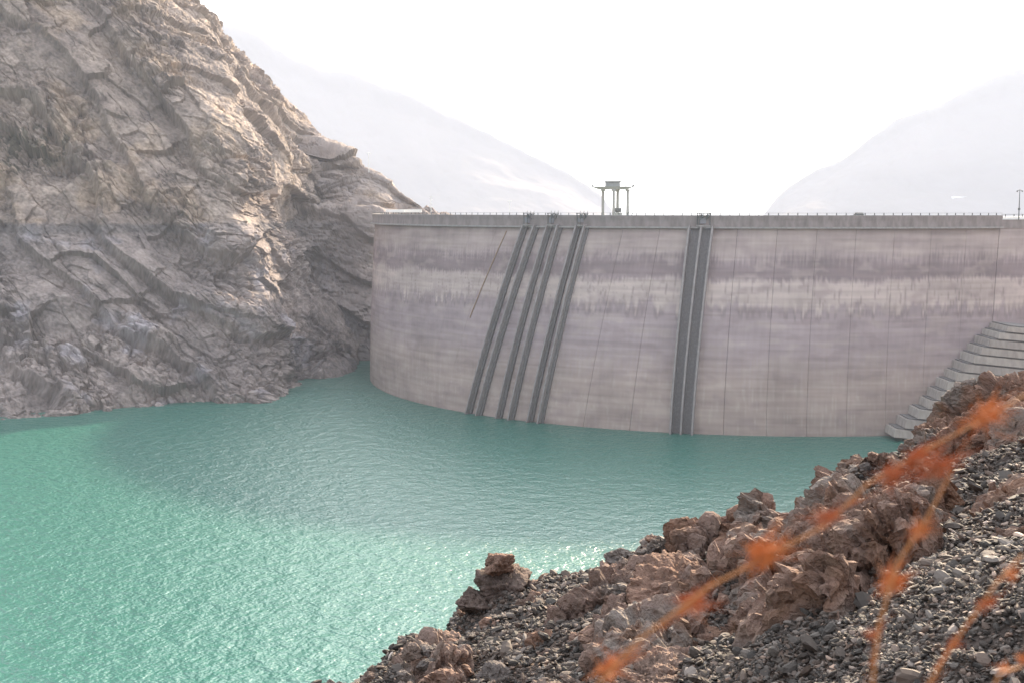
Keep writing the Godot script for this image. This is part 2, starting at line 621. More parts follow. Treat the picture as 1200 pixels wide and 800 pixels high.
func face_block(a0: float, a1: float, y0: float, y1: float, thick: float, gap: float, tone: float) -> ArrayMesh:
	# one concrete monolith between two joints: front, sides, top
	var nu := 26
	var nv := 120
	var pts := PackedVector3Array()
	var cols := PackedColorArray()
	var g := gap / 3.3
	for j in nv:
		var y := lerpf(y0, y1, float(j) / (nv - 1))
		for i in nu + 4:
			var u := clampf(float(i - 2) / (nu - 1), 0, 1)
			var a := lerpf(a0 + g, a1 - g, u)
			var out := 0.0
			if i == 0 or i == nu + 3: out = -thick
			elif i == 1 or i == nu + 2: out = -0.12
			pts.append(dam_at(a, y, out))
			cols.append(dam_colour(a - lean(a) * (1.0 - y / 76.0), y, tone))
	return grid_mesh(pts, cols, nu + 4, nv)

func rib(st: SurfaceTool, px_top: float, px_low: float, w: float, out: float, y_top: float, side := 0.0) -> void:
	# a pier running down the face; side shifts it along the face (metres)
	var at := dam_angle(px_top, 76.0) + side / 3.3
	var ab := dam_angle(px_low, 0.0) + side / 3.3
	var n := 14
	var h := w / 3.3 / 2
	var prev := []
	for i in n + 1:
		var y := lerpf(-4.0, y_top, float(i) / n)
		var a := lerpf(ab, at, y / 76.0)
		var ring := [dam_point(a - h, y, out), dam_point(a + h, y, out), dam_point(a + h, y, -0.5), dam_point(a - h, y, -0.5)]
		if i > 0:
			for k in 4:
				var l := (k + 1) % 4
				quad(st, prev[l], prev[k], ring[k], ring[l])
		else:
			quad(st, ring[0], ring[1], ring[2], ring[3])
		if i == n: quad(st, ring[3], ring[2], ring[1], ring[0])
		prev = ring

func crest_strip(a0: float, a1: float, prof: Array) -> ArrayMesh:
	# a profile of (out, y) pairs swept along the crest
	var st := new_st()
	var n := int(maxf(2, (a1 - a0) / 1.0))
	var m := prof.size()
	for i in n:
		var b0 := lerpf(a0, a1, float(i) / n)
		var b1 := lerpf(a0, a1, float(i + 1) / n)
		for k in m:
			var p: Array = prof[k]
			var q: Array = prof[(k + 1) % m]
			quad(st, crest(b0, p), crest(b1, p), crest(b1, q), crest(b0, q))
	return done(st)

func crest(a: float, p: Array) -> Vector3:
	var c := dam_point(a, 77.0, p[0])
	return Vector3(c.x, p[1], c.z)

func make_dam() -> void:
	var dam := thing("arch_dam", "tall curved grey concrete arch dam with streaked water stains", "dam")
	var k := 0
	var a := -98.0
	var a_end := dam_angle(1172, 76.0)
	var step := (a_end - a) / 27.0
	for i in 27:
		var tone := sin(i * 12.9898) * 0.8
		obj("monolith", face_block(a, a + step, -6.0, 75.0, 9.0, 0.05, tone), M.dam, dam)
		a += step
	var sun_stop_pts := PackedVector3Array()  # unseen sheet added behind the monoliths to stop sunlight passing through their joints
	for j in 18:
		for i in 120:
			sun_stop_pts.append(dam_at(lerpf(-98.0, a_end + 20.0, i / 119.0), lerpf(-6.0, 75.0, j / 17.0), -6.0))
	obj("sun_stop", grid_mesh(sun_stop_pts, PackedColorArray(), 120, 18), M.concrete, dam)
	# crest: corbelled walkway slab, parapet and coping
	var a0 := -98.0
	var cst: Array = [["corbel", [[2.4, 75.0], [2.4, 75.6], [-8.0, 75.6], [-8.0, 75.0]], M.concrete]]
	cst.append(["crest_wall", [[1.3, 75.6], [1.3, 78.6], [-8.2, 78.6], [-8.2, 75.6]], M.crest])
	cst.append(["parapet", [[1.5, 78.6], [1.5, 79.7], [1.1, 79.7], [1.1, 78.6]], M.crest])
	cst.append(["coping", [[1.6, 79.7], [1.6, 79.95], [1.0, 79.95], [1.0, 79.7]], M.concrete])
	cst.append(["ledge", [[0.5, 71.4], [0.5, 71.9], [-0.2, 71.9], [-0.2, 71.4]], M.pale])
	for c in cst: obj(c[0], crest_strip(a0, a_end, c[1]), c[2], dam)
	# posts along the coping
	var post := new_st()
	box(post, Vector3(0, 0.45, 0), Vector3(0.28, 0.9, 0.28))
	var post_mesh := done(post)
	var b := -72.0
	while b < a_end:
		var o := obj("railing_post", post_mesh, M.steel, dam)
		o.position = crest(b, [1.3, 79.95])
		b += 1.05
	var rail := crest_strip(-80, a_end, [[1.36, 80.72], [1.36, 80.8], [1.24, 80.8], [1.24, 80.72]])
	obj("handrail", rail, M.steel, dam)
	# the gate guides: pairs of piers with darker channels beside them
	for g in [[623, 553], [636, 565], [651, 588], [663, 602], [684.5, 624], [694, 636]]:
		var st := new_st()
		rib(st, g[0] - 6, g[1] - 2, 0.55, 3.0, 76.0)
		obj("guide_pier", done(st), M.pier, dam)
		st = new_st()
		rib(st, g[0] - 6, g[1] - 2, 1.15, 1.0, 75.8, 0.85)
		obj("guide_channel", done(st), M.dark_concrete, dam)
	for g in [[809, 787], [823, 799], [836, 812]]:
		var st := new_st()
		rib(st, g[0], g[1], 0.7, 3.2, 76.0)
		obj("guide_pier", done(st), M.pier, dam)
	for g in [[816, 793], [829.5, 805.5]]:
		var st := new_st()
		rib(st, g[0], g[1], 3.4, 0.3, 75.8)
		obj("guide_channel", done(st), M.slot, dam)
	# a rusty pipe down the face left of the guides
	var pipe := new_st()
	var at := dam_angle(594, 73.0)
	var ab := dam_angle(551, 38.0)
	var path := []
	var rad := []
	for i in 9:
		var t := i / 8.0
		path.append(dam_point(lerpf(at, ab, t), lerpf(73.4, 38.0, t), 0.25))
		rad.append(0.2)
	tube(pipe, path, rad, 6)
	obj("drain_pipe", done(pipe), M.rust, dam)

func make_hoists() -> void:
	# lifting frames on the crest above the guides
	var spots := [[623.0, 0], [651.0, 1], [685.0, 2], [826.0, 3]]
	var names := ["boxy hoist frame on the crest above the first gate guides", "boxy hoist frame on the crest above the second gate guides", "low dark hoist frame with slanted bars beside the gantry", "wide hoist frame on the crest above the lone triple guide"]
	for s in spots:
		var a := dam_angle(s[0], 79.0)
		var p := crest(a, [1.6, 75.9])
		var h := thing("gate_hoist", names[s[1]], "hoist", p, "hoists over the gate guides")
		h.rotation.y = -deg_to_rad(a)
		var wide := 4.6 if s[1] == 3 else 3.8
		var st := new_st()
		box(st, Vector3(0, 0.0, 0), Vector3(wide, 0.5, 3.0))
		obj("platform", done(st), M.concrete, h)
		st = new_st()
		box(st, Vector3(0, 2.0, -0.4), Vector3(wide * 0.66, 2.2 if s[1] != 2 else 1.6, 1.2))
		obj("housing", done(st), M.grey_house, h)
		for x in [-0.5, 0.5]:
			for z in [-0.5, 0.5]:
				st = new_st()
				box(st, Vector3(x * (wide - 0.4), 2.45, z * 2.2), Vector3(0.25, 4.4, 0.25))
				obj("leg", done(st), M.steel, h)
		st = new_st()
		box(st, Vector3(0, 4.75, 0), Vector3(wide + 0.3, 0.3, 2.6))
		obj("top_beam", done(st), M.steel, h)
		for x in [-0.25, 0.25]:
			st = new_st()
			tube(st, [Vector3(x * wide - 0.3, 3.6, 0.9), Vector3(x * wide + 0.3, 3.6, 0.9)], [0.8, 0.8], 12)
			obj("winch_drum", done(st), M.steel, h)
			st = new_st()
			tube(st, [Vector3(x * wide - 0.7, 2.3, 1.15), Vector3(x * wide + 0.7, 4.6, 1.15)], [0.12, 0.12], 6)
			obj("brace", done(st), M.steel, h)
		for x in [-0.45, 0.0, 0.45]:
			st = new_st()
			tube(st, [Vector3(x * wide, 4.9, 1.0), Vector3(x * wide + 0.25, 5.7, 1.0)], [0.1, 0.07], 6)
			obj("lamp_bracket", done(st), M.steel, h)

func make_gantry() -> void:
	var d := 540.0
	var base := at_depth(718, 250, d)
	base.y = 78.6
	var g := thing("hoist_gantry", "concrete gantry of four tall columns under a flat platform behind the crest", "gantry", base)
	var s := d / FPX
	var top := 82.0 + (246.0 - 222.5) * s - base.y
	var x0 := 718.0
	for c in [[707.0, -2.0, 1.0], [718.5, 3.0, 1.0], [724.5, -3.5, 1.1], [735.0, 2.0, 1.0]]:
		var st := new_st()
		var x: float = (c[0] - x0) * s
		tube(st, [Vector3(x, -1, c[1]), Vector3(x, top - 0.9, c[1]), Vector3(x, top - 0.5, c[1]), Vector3(x, top, c[1])], [0.62 * c[2], 0.58 * c[2], 0.95, 1.0], 10)
		obj("column", done(st), M.grey_paint, g)
	var st := new_st()
	var l: float = (694.0 - x0) * s
	var r: float = (742.0 - x0) * s
	# platform with ends that taper upwards
	var p := []
	for q in [[l + 3.0, -3.6], [r - 2.5, -3.6], [r - 2.5, 3.6], [l + 3.0, 3.6]]: p.append(Vector3(q[0], top, q[1]))
	for q in [[l, -4.4], [r, -4.4], [r, 4.4], [l, 4.4]]: p.append(Vector3(q[0], top + 1.2, q[1]))
	hexa(st, p)
	var deck := obj("platform", done(st), M.grey_paint, g)
	for x in [l + 0.15, r - 0.15]:
		st = new_st()
		box(st, Vector3(x, top + 1.5, 0), Vector3(0.3, 0.7, 8.6))
		obj("end_upstand", done(st), M.steel, deck)
	st = new_st()
	box(st, Vector3((711.0 - x0) * s + 2.4, top + 2.1, 0), Vector3(6.0, 1.9, 4.0))
	var house := obj("machine_house", done(st), M.grey_paint, g)
	st = new_st()
	box(st, Vector3((718.0 - x0) * s, top + 3.25, 0), Vector3(6.6, 0.5, 4.8))
	obj("house_roof", done(st), M.steel, house)
	for i in 6:
		st = new_st()
		box(st, Vector3(lerpf((725.0 - x0) * s, r - 0.5, i / 5.0), top + 1.6, 4.2), Vector3(0.12, 0.9, 0.12))
		obj("railing_post", done(st), M.steel, deck)
	st = new_st()
	tube(st, [Vector3((733.5 - x0) * s, top + 0.7, 0), Vector3((733.5 - x0) * s, top + 2.3, 0)], [0.1, 0.25], 6)
	obj("lamp", done(st), M.steel, g)
	# winding gear at the foot
	st = new_st()
	box(st, Vector3((724.0 - x0) * s, 1.2, 1.5), Vector3(3.2, 2.0, 2.2))
	var winch := obj("winch_body", done(st), M.grey_paint, g)
	for x in [720.5, 727.5]:
		st = new_st()
		box(st, Vector3((x - x0) * s, 2.4, 1.5), Vector3(0.3, 4.4, 0.3))
		obj("winch_post", done(st), M.grey_paint, winch)
	st = new_st()
	tube(st, [Vector3((721.0 - x0) * s, 3.3, 1.5), Vector3((727.0 - x0) * s, 3.3, 1.5)], [0.9, 0.9], 12)
	obj("winch_drum", done(st), M.steel, g)
	for x in [733.0, 738.0]:
		st = new_st()
		tube(st, [Vector3((x - x0) * s, 0.2, 2.5), Vector3((x + 3.5 - x0) * s, 2.4, 2.5)], [0.18, 0.18], 6)
		obj("stair_stringer", done(st), M.steel, g)

func make_abutment() -> void:
	# stepped concrete pads where the arch meets its bank
	var edge := [[1048, 511], [1062, 501], [1078, 490], [1092, 479], [1103, 469], [1115, 458], [1127, 447], [1138, 437], [1150, 427], [1160, 417], [1171, 408], [1183, 399], [1194, 391], [1206, 384]]
	var ab := thing("abutment_steps", "pale concrete pads stepping up the bank against the dam", "abutment")
	var d := 450.0
	for i in edge.size() - 1:
		var p := at_depth(edge[i][0], edge[i][1], d)
		var q := at_depth(edge[i + 1][0], edge[i + 1][1], d)
		var z0 := -(d + 0.9 * i)
		var z1 := z0 - 26.0
		var fx := p.x + 60.0
		var dr := 60.0 * 0.10
		var y0 := p.y - 0.3
		var y1 := q.y - 0.62
		var st := new_st()
		hexa(st, [Vector3(p.x, y0, z1), Vector3(fx, y0 - dr, z1), Vector3(fx, y0 - dr, z0), Vector3(p.x, y0, z0),
			Vector3(p.x + 0.5, y1, z1), Vector3(fx, y1 - dr, z1), Vector3(fx, y1 - dr, z0 - 0.5), Vector3(p.x + 0.5, y1, z0 - 0.5)])
		obj("pad", done(st), M.pad[i % 3], ab)
		st = new_st()
		# recessed joint course under the next pad
		hexa(st, [Vector3(p.x + 1.6, y1, z1), Vector3(fx, y1 - dr, z1), Vector3(fx, y1 - dr, z0 - 1.9), Vector3(p.x + 1.6, y1, z0 - 1.9),
			Vector3(p.x + 1.6, y1 + 0.36, z1), Vector3(fx, y1 + 0.36 - dr, z1), Vector3(fx, y1 + 0.36 - dr, z0 - 1.9), Vector3(p.x + 1.6, y1 + 0.36, z0 - 1.9)])
		obj("joint_course", done(st), M.dark_concrete, ab)
	# wing wall that carries the crest on into the bank
	var ww := thing("wing_wall", "plain concrete wing wall at the end of the arch below a pole", "wall")
	var a_end := dam_angle(1172, 76.0)
	for i in 4:
		obj("wall_panel", face_block(a_end + 0.06 + i * 5.0, a_end + 5.06 + i * 5.0, -6.0, 75.0, 9.0, 0.05, 0.5 * cos(i * 3.0)), M.dam, ww)
	obj("joint_filler", crest_strip(a_end - 0.05, a_end + 0.45, [[-0.5, 60.0], [0.12, 60.0], [0.12, 74.6], [-0.5, 74.6]]), M.slot, ww)
	obj("top_band", crest_strip(a_end + 0.05, a_end + 20.0, [[0.9, 75.0], [0.9, 78.3], [-8.2, 78.3], [-8.2, 75.0]]), M.crest, ww)
	obj("road_edge", crest_strip(a_end + 0.05, a_end + 20.0, [[1.1, 78.3], [1.1, 79.3], [-8.2, 79.3], [-8.2, 78.3]]), M.white, ww)
	obj("handrail", crest_strip(a_end + 0.05, a_end + 20.0, [[0.6, 80.2], [0.6, 80.35], [0.4, 80.35], [0.4, 80.2]]), M.steel, ww)
	for i in 16:
		var ps := new_st()
		box(ps, crest(a_end + 0.6 + i * 1.2, [0.5, 79.8]), Vector3(0.25, 1.1, 0.25))
		obj("railing_post", done(ps), M.steel, ww)
	var st := new_st()
	# road terrace on the far bank, left of the crest
	var t := thing("terrace_wall", "long low whitish retaining wall on the hillside road beyond the dam", "wall")
	for seg in [[452.0, 474.0, 705.0], [474.0, 494.0, 712.0]]:
		st = new_st()
		var l := at_depth(seg[0], 246.5, seg[2] - 12)
		var r := at_depth(seg[1], 246.5, seg[2] - 12)
		box(st, Vector3((l.x + r.x) / 2, 81.4 - (0.6 if seg[0] < 440 else 0.0), l.z), Vector3(r.x - l.x, 0.7 if seg[0] < 440 else 1.6, 1.0))
		obj("wall_section", done(st), M.pale if seg[0] < 440 else M.white, t)

func make_poles() -> void:
	var spots := [
		[432.0, 196.0, 17.0, 748.0, "slim pale lamp mast on the hillside ridge"],
		[505.0, 246.0, 16.0, 720.0, "pale lattice mast where the ridge meets the crest"],
		[597.0, 250.0, 15.0, 690.0, "faint pale mast behind the middle of the crest"],
		[1194.5, 254.0, 25.0, 470.0, "dark lamp post with three lanterns on the wing wall"]]
	for s in spots:
		var p := at_depth(s[0], s[1], s[3])
		if s[0] > 1000: p.y = 79.4
		else: p.y -= 2.0
		var h: float = s[2] * s[3] / FPX + 2.0
		var o := thing("lamp_post", s[4], "post", p, "posts along the crest road")
		var dark: bool = s[0] > 1000
		var m: Material = M.steel if dark else M.white
		var st := new_st()
		tube(st, [Vector3(0, -1.0, 0), Vector3(0, h, 0)], [0.22, 0.12], 8)
		obj("pole", done(st), m, o)
		if s[3] == 720.0:
			for i in 4:
				st = new_st()
				tube(st, [Vector3(-0.9, h * (0.3 + i * 0.2), 0), Vector3(0.9, h * (0.4 + i * 0.2), 0)], [0.1, 0.1], 5)
				obj("cross_bar", done(st), m, o)
		else:
			st = new_st()
			tube(st, [Vector3(-0.9, h - 0.3, 0), Vector3(0, h, 0), Vector3(0.9, h - 0.3, 0)], [0.09, 0.12, 0.09], 6)
			var arm := obj("arm", done(st), m, o)
			for x in [-0.9, 0.9]:
				st = new_st()
				tube(st, [Vector3(x, h - 0.75, 0), Vector3(x, h - 0.45, 0), Vector3(x, h - 0.2, 0)], [0.12, 0.36, 0.1], 8)
				obj("lantern", done(st), m, arm)
			if dark:
				st = new_st()
				tube(st, [Vector3(0, h * 0.25, 0), Vector3(0, h * 0.33, 0)], [0.42, 0.42], 8)
				obj("switch_box", done(st), m, o)
	# long white building low on the far mountain
	var fb := thing("far_building", "long low white building on the hazy mountainside", "building", at_depth(1125, 232, 5680.0))
	for q in [[-18.0, 33.0, 6.0], [18.0, 38.0, 5.0]]:
		var fs := new_st()
		box(fs, Vector3(q[0], q[2] / 2 - 4.0, 0), Vector3(q[1], q[2] + 8.0, 16.0))
		obj("wing", done(fs), M.white, fb)
		fs = new_st()
		box(fs, Vector3(q[0], q[2] + 0.5, 0), Vector3(q[1] + 1.0, 0.9, 17.0))
		obj("roof", done(fs), M.white, fb)
	# van on the crest road
	var b := thing("road_van", "small dark van roof showing above the parapet", "van", crest(dam_angle(1011, 79.0), [-4.0, 78.6]))
	var st := new_st()
	box(st, Vector3(0, 1.15, 0), Vector3(3.4, 1.5, 1.8))
	obj("body", done(st), M.steel, b)
	st = new_st()
	box(st, Vector3(0.2, 2.15, 0), Vector3(2.6, 0.5, 1.6))
	obj("roof", done(st), M.grey_paint, b)
	for x in [-1.1, 1.1]:
		for z in [-0.8, 0.8]:
			st = new_st()
			tube(st, [Vector3(x, 0.35, z - 0.12), Vector3(x, 0.35, z + 0.12)], [0.35, 0.35], 10)
			obj("wheel", done(st), M.steel, b)

# ---------------------------------------------------------------- the bank in front
var edge_ang := []
var edge_rad := []

func plane_hit(px: float, py: float) -> Vector3:
	var r := ray(px, py)
	var t := 1.65 / maxf(-r.y - 0.2 * r.z + 0.35 * r.x, 0.055)
	return W(r.x * t, EYE + r.y * t, r.z * t)

func make_edge() -> void:
	edge_ang = [-180.0, -90.0, -60.0, -30.0, -15.0]
	edge_rad = [7.0, 6.0, 7.0, 10.0, 12.5]
	for p in [[392, 806], [430, 782], [480, 752], [520, 742], [556, 712], [600, 700], [680, 676], [740, 655], [800, 645], [850, 634], [900, 608], [960, 586], [1000, 562], [1040, 542], [1080, 528], [1120, 508], [1160, 482], [1200, 462]]:
		var h := plane_hit(p[0], p[1])
		edge_ang.append(rad_to_deg(atan2(h.x, -h.z)))
		edge_rad.append(Vector2(h.x, h.z).length())
	edge_ang.append_array([27.0, 40.0, 90.0, 180.0])
	edge_rad.append_array([30.0, 36.0, 40.0, 40.0])

func edge_at(ang: float) -> float:
	for i in edge_ang.size() - 1:
		if ang <= edge_ang[i + 1]:
			return lerpf(edge_rad[i], edge_rad[i + 1], clampf((ang - edge_ang[i]) / (edge_ang[i + 1] - edge_ang[i]), 0, 1))
	return 40.0

func ground(x: float, f: float) -> float:
	var y := EYE - 1.65 - 0.2 * f + 0.35 * x
	if x > 14.0: y -= (x - 14.0) * 0.15
	y += N.g1.get_noise_2d(x, f) * 0.35 + N.g2.get_noise_2d(x, f) * 0.07
	var e := Vector2(x, f).length() - edge_at(rad_to_deg(atan2(x, f)))
	if e > -1.0:
		var s := smoothstep(-1.0, 1.2, e)
		y -= s * maxf(e + 0.4, 0.0) * 1.05
	return y

func spread(parts: Array) -> PackedFloat32Array:
	var o := PackedFloat32Array()
	for p in parts:
		var v: float = p[0]
		while v < p[1] - 0.001:
			o.append(v)
			v += p[2]
	return o

func make_ground() -> void:
	var xs := spread([[-30.0, -6.0, 1.0], [-6.0, 14.0, 0.09], [14.0, 40.0, 0.8]])
	var fs := spread([[-12.0, 4.0, 0.5], [4.0, 27.0, 0.09], [27.0, 60.0, 0.9]])
	var pts := PackedVector3Array()
	var cols := PackedColorArray()
	for f in fs:
		for x in xs:
			pts.append(W(x, ground(x, f), f))
			var n: float = N.g2.get_noise_2d(x * 0.7 + 9.0, f * 0.7)
			var c := Color(0.075, 0.064, 0.058).lerp(Color(0.12, 0.088, 0.072), clampf(0.4 + N.g1.get_noise_2d(x + 40.0, f) * 1.5, 0, 1))
			var g := 1.0 + n * 0.7
			cols.append(Color(c.r * g, c.g * g, c.b * g))
	struct("slope_ground", grid_mesh(pts, cols, xs.size(), fs.size()), M.soil)

func make_bank() -> void:
	# the bank below, from the slope's foot round to the end of the dam
	var shore := [[-46.0, -60.0], [-40.0, 20.0], [-22.0, 70.0], [8.0, 140.0], [62.0, 250.0], [130.0, 350.0], [182.0, 440.0], [210.0, 500.0]]
	var ctl := []
	for h in [-10.0, 0.0, 20.0, 45.0, 64.0, 72.0, 90.0]:
		var line := []
		for s in shore:
			var run: float = h * 1.15
			var cap: float = lerpf(56.0, 100.0, clampf((s[1] - 60.0) / 300.0, 0, 1))
			var y: float = minf(h, cap)
			line.append(W(s[0] + run, y, s[1] - run * 0.12))
		ctl.append(line)
	var nu := 200
	var nv := 90
	struct("bank", rock_face(spline_grid(ctl, nu, nv), nu, nv, -0.5, 0.35, bank_colour), M.cliff)

func bank_colour(p: Vector3, d: float) -> Color:
	return cliff_colour(p, d).lerp(Color(0.33, 0.30, 0.27), 0.5)

func make_mask(poly: Array) -> Dictionary:
	# signed distance to the outline of an outcrop, on a coarse plan grid
	var pg := PackedVector2Array()
	var lo := Vector2(1e6, 1e6)
	var hi := -lo
	for p in poly:
		var h := plane_hit(p[0], p[1])
		var v := Vector2(h.x, -h.z)
		pg.append(v)
		lo = lo.min(v)
		hi = hi.max(v)
	lo -= Vector2.ONE * 0.6
	hi += Vector2.ONE * 0.6
	var n := 72
	var val := PackedFloat32Array()
	for j in n:
		for i in n:
			var v := lo + (hi - lo) * Vector2(i, j) / (n - 1.0)
			var best := 1e6
			for k in pg.size():
				best = minf(best, v.distance_to(Geometry2D.get_closest_point_to_segment(v, pg[k], pg[(k + 1) % pg.size()])))
			val.append(best if Geometry2D.is_point_in_polygon(v, pg) else -best)
	return {"lo": lo, "hi": hi, "n": n, "v": val}

func mask_at(m: Dictionary, x: float, f: float) -> float:
	var lo: Vector2 = m.lo
	var hi: Vector2 = m.hi
	var n: int = m.n
	var u := (x - lo.x) / (hi.x - lo.x) * (n - 1)
	var v := (f - lo.y) / (hi.y - lo.y) * (n - 1)
	if u < 0 or v < 0 or u >= n - 1 or v >= n - 1: return -1.0
	var i := int(u)
	var j := int(v)
	var a: float = lerpf(m.v[j * n + i], m.v[j * n + i + 1], u - i)
	var b: float = lerpf(m.v[(j + 1) * n + i], m.v[(j + 1) * n + i + 1], u - i)
	return lerpf(a, b, v - j)

var beds := []

func raised(x: float, f: float) -> float:
	var y := -0.12
	for b in beds:
		var sd: float = mask_at(b.mask, x, f) + N.g1.get_noise_2d(x * 2.0, f * 2.0) * 0.35
		y = maxf(y, -0.12 + smoothstep(-0.05, 0.30, sd) * b.h * (0.75 + 0.7 * N.g1.get_noise_2d(x * 1.4 + 31.0, f * 1.4)))
	return y

func make_bedrock() -> void:
	beds.append({"h": 0.56, "tint": Color(0.165, 0.110, 0.088), "mask": make_mask([[838, 612], [900, 584], [960, 562], [1004, 544], [1060, 556], [1100, 580], [1128, 600], [1118, 650], [1060, 668], [1010, 700], [985, 748], [930, 762], [868, 752], [838, 700]]), "l": "large brown cracked bedrock outcrop standing out of the gravel"})
	beds.append({"h": 0.62, "tint": Color(0.175, 0.112, 0.087), "mask": make_mask([[1010, 548], [1060, 530], [1110, 508], [1160, 480], [1230, 452], [1240, 520], [1160, 545], [1080, 560]]), "l": "rust-brown ledge of flaking bedrock along the top of the rim"})
	beds.append({"h": 0.42, "tint": Color(0.165, 0.115, 0.093), "mask": make_mask([[1128, 580], [1180, 560], [1240, 550], [1260, 610], [1200, 640], [1150, 645], [1122, 620]]), "l": "smooth brown bedrock hump half buried at the gravel's upper edge"})
	beds.append({"h": 0.50, "tint": Color(0.185, 0.132, 0.110), "mask": make_mask([[388, 812], [440, 784], [490, 760], [545, 752], [575, 775], [560, 830], [480, 850], [390, 850]]), "l": "smooth brown bedrock jutting over the water at the slope's foot"})
	beds.append({"h": 0.34, "tint": Color(0.15, 0.104, 0.086), "mask": make_mask([[600, 704], [690, 676], [760, 655], [842, 634], [856, 690], [830, 760], [740, 770], [650, 790], [590, 770], [575, 735]]), "l": "low rubbly bedrock ledge on the rim beside the large outcrop"})
	var lv := []
	var lc := []
	var freq := [1.1, 3.2, 8.5, 20.0]
	for i in 4:
		lv.append(noise(170 + i, freq[i], 1, "cell"))
		lc.append(noise(170 + i, freq[i], 1, "crack"))
	var wob := noise(180, 1.6, 4)
	var fis := noise(181, 1.2, 3)
	var fine := noise(182, 9.0, 4)
	var hv := [0.20, 0.075, 0.026, 0.010]
	var hc := [0.17, 0.085, 0.030, 0.012]
	for bd in beds:
		var lo: Vector2 = bd.mask.lo
		var hi: Vector2 = bd.mask.hi
		var nu := clampi(int((hi.x - lo.x) / 0.018), 60, 480)
		var nv := clampi(int((hi.y - lo.y) / 0.020), 60, 480)
		var pts := PackedVector3Array()
		var cols := PackedColorArray()
		var ups := PackedFloat32Array()
		var tint: Color = bd.tint
		for j in nv:
			var f := lerpf(lo.y, hi.y, float(j) / (nv - 1))
			for i in nu:
				var x := lerpf(lo.x, hi.x, float(i) / (nu - 1))
				var sd: float = mask_at(bd.mask, x, f) + N.g1.get_noise_2d(x * 2.0, f * 2.0) * 0.35
				var up: float = smoothstep(-0.05, 0.30, sd)
				pts.append(W(x, ground(x, f) - 0.2 + up * bd.h * (0.75 + 0.7 * N.g1.get_noise_2d(x * 1.4 + 31.0, f * 1.4)), f))
				ups.append(up)
		var nr := grid_normals(pts, nu, nv)
		for k in nu * nv:
			var q := pts[k]
			var w0 := wob.get_noise_3dv(q)
			# beds dip away to the left, joints stand across them
			var w := Vector3(q.x * 0.75 + q.y * 0.5 + w0 * 0.22, q.y * 1.25 - q.x * 0.4 + w0 * 0.1, q.z * 0.7 + w0 * 0.25)
			var d := 0.0
			var tone := 0.0
			for l in 4:
				var cv: float = lv[l].get_noise_3dv(w)
				d += cv * hv[l] + (minf(lc[l].get_noise_3dv(w) + 1.0, 0.2) - 0.2) * hc[l] * 5.0
				tone += cv * [0.10, 0.10, 0.10, 0.07][l]
			d -= maxf(0.0, 0.07 - absf(fis.get_noise_3dv(Vector3(w.x * 1.2, w.y * 2.0, w.z)))) * 2.6
			var f1 := fine.get_noise_3dv(q)
			d += f1 * 0.018
			pts[k] = q + nr[k] * d * ups[k]
			var g := 1.0 + tone + f1 * 0.25 + w0 * 0.3
			var cc := tint.lerp(Color(0.17, 0.15, 0.135), clampf(wob.get_noise_3dv(q * 0.7 + Vector3(9, 4, 2)) * 2.6 - 0.2, 0, 0.75))
			cc = cc.lerp(Color(0.17, 0.095, 0.062), clampf(wob.get_noise_3dv(q * 0.9 + Vector3(60, 4, 2)) * 2.6 - 0.5, 0, 0.6))
			cols.append(Color(cc.r * g, cc.g * g, cc.b * g))
		var o := obj("rock_outcrop", grid_mesh(pts, cols, nu, nv, false, true), M.rock)
		tag(o, bd.l, "rock")

func put_rock(called: String, m: Mesh, px: float, py: float, sink: float, turn: Vector3, label: String, category: String, group := "") -> MeshInstance3D:
	var h := plane_hit(px, py)
	var o := obj(called, m, M.rock)
	o.position = Vector3(h.x, ground(h.x, -h.z) - sink, h.z)
	o.rotation = turn
	tag(o, label, category, group)
	return o

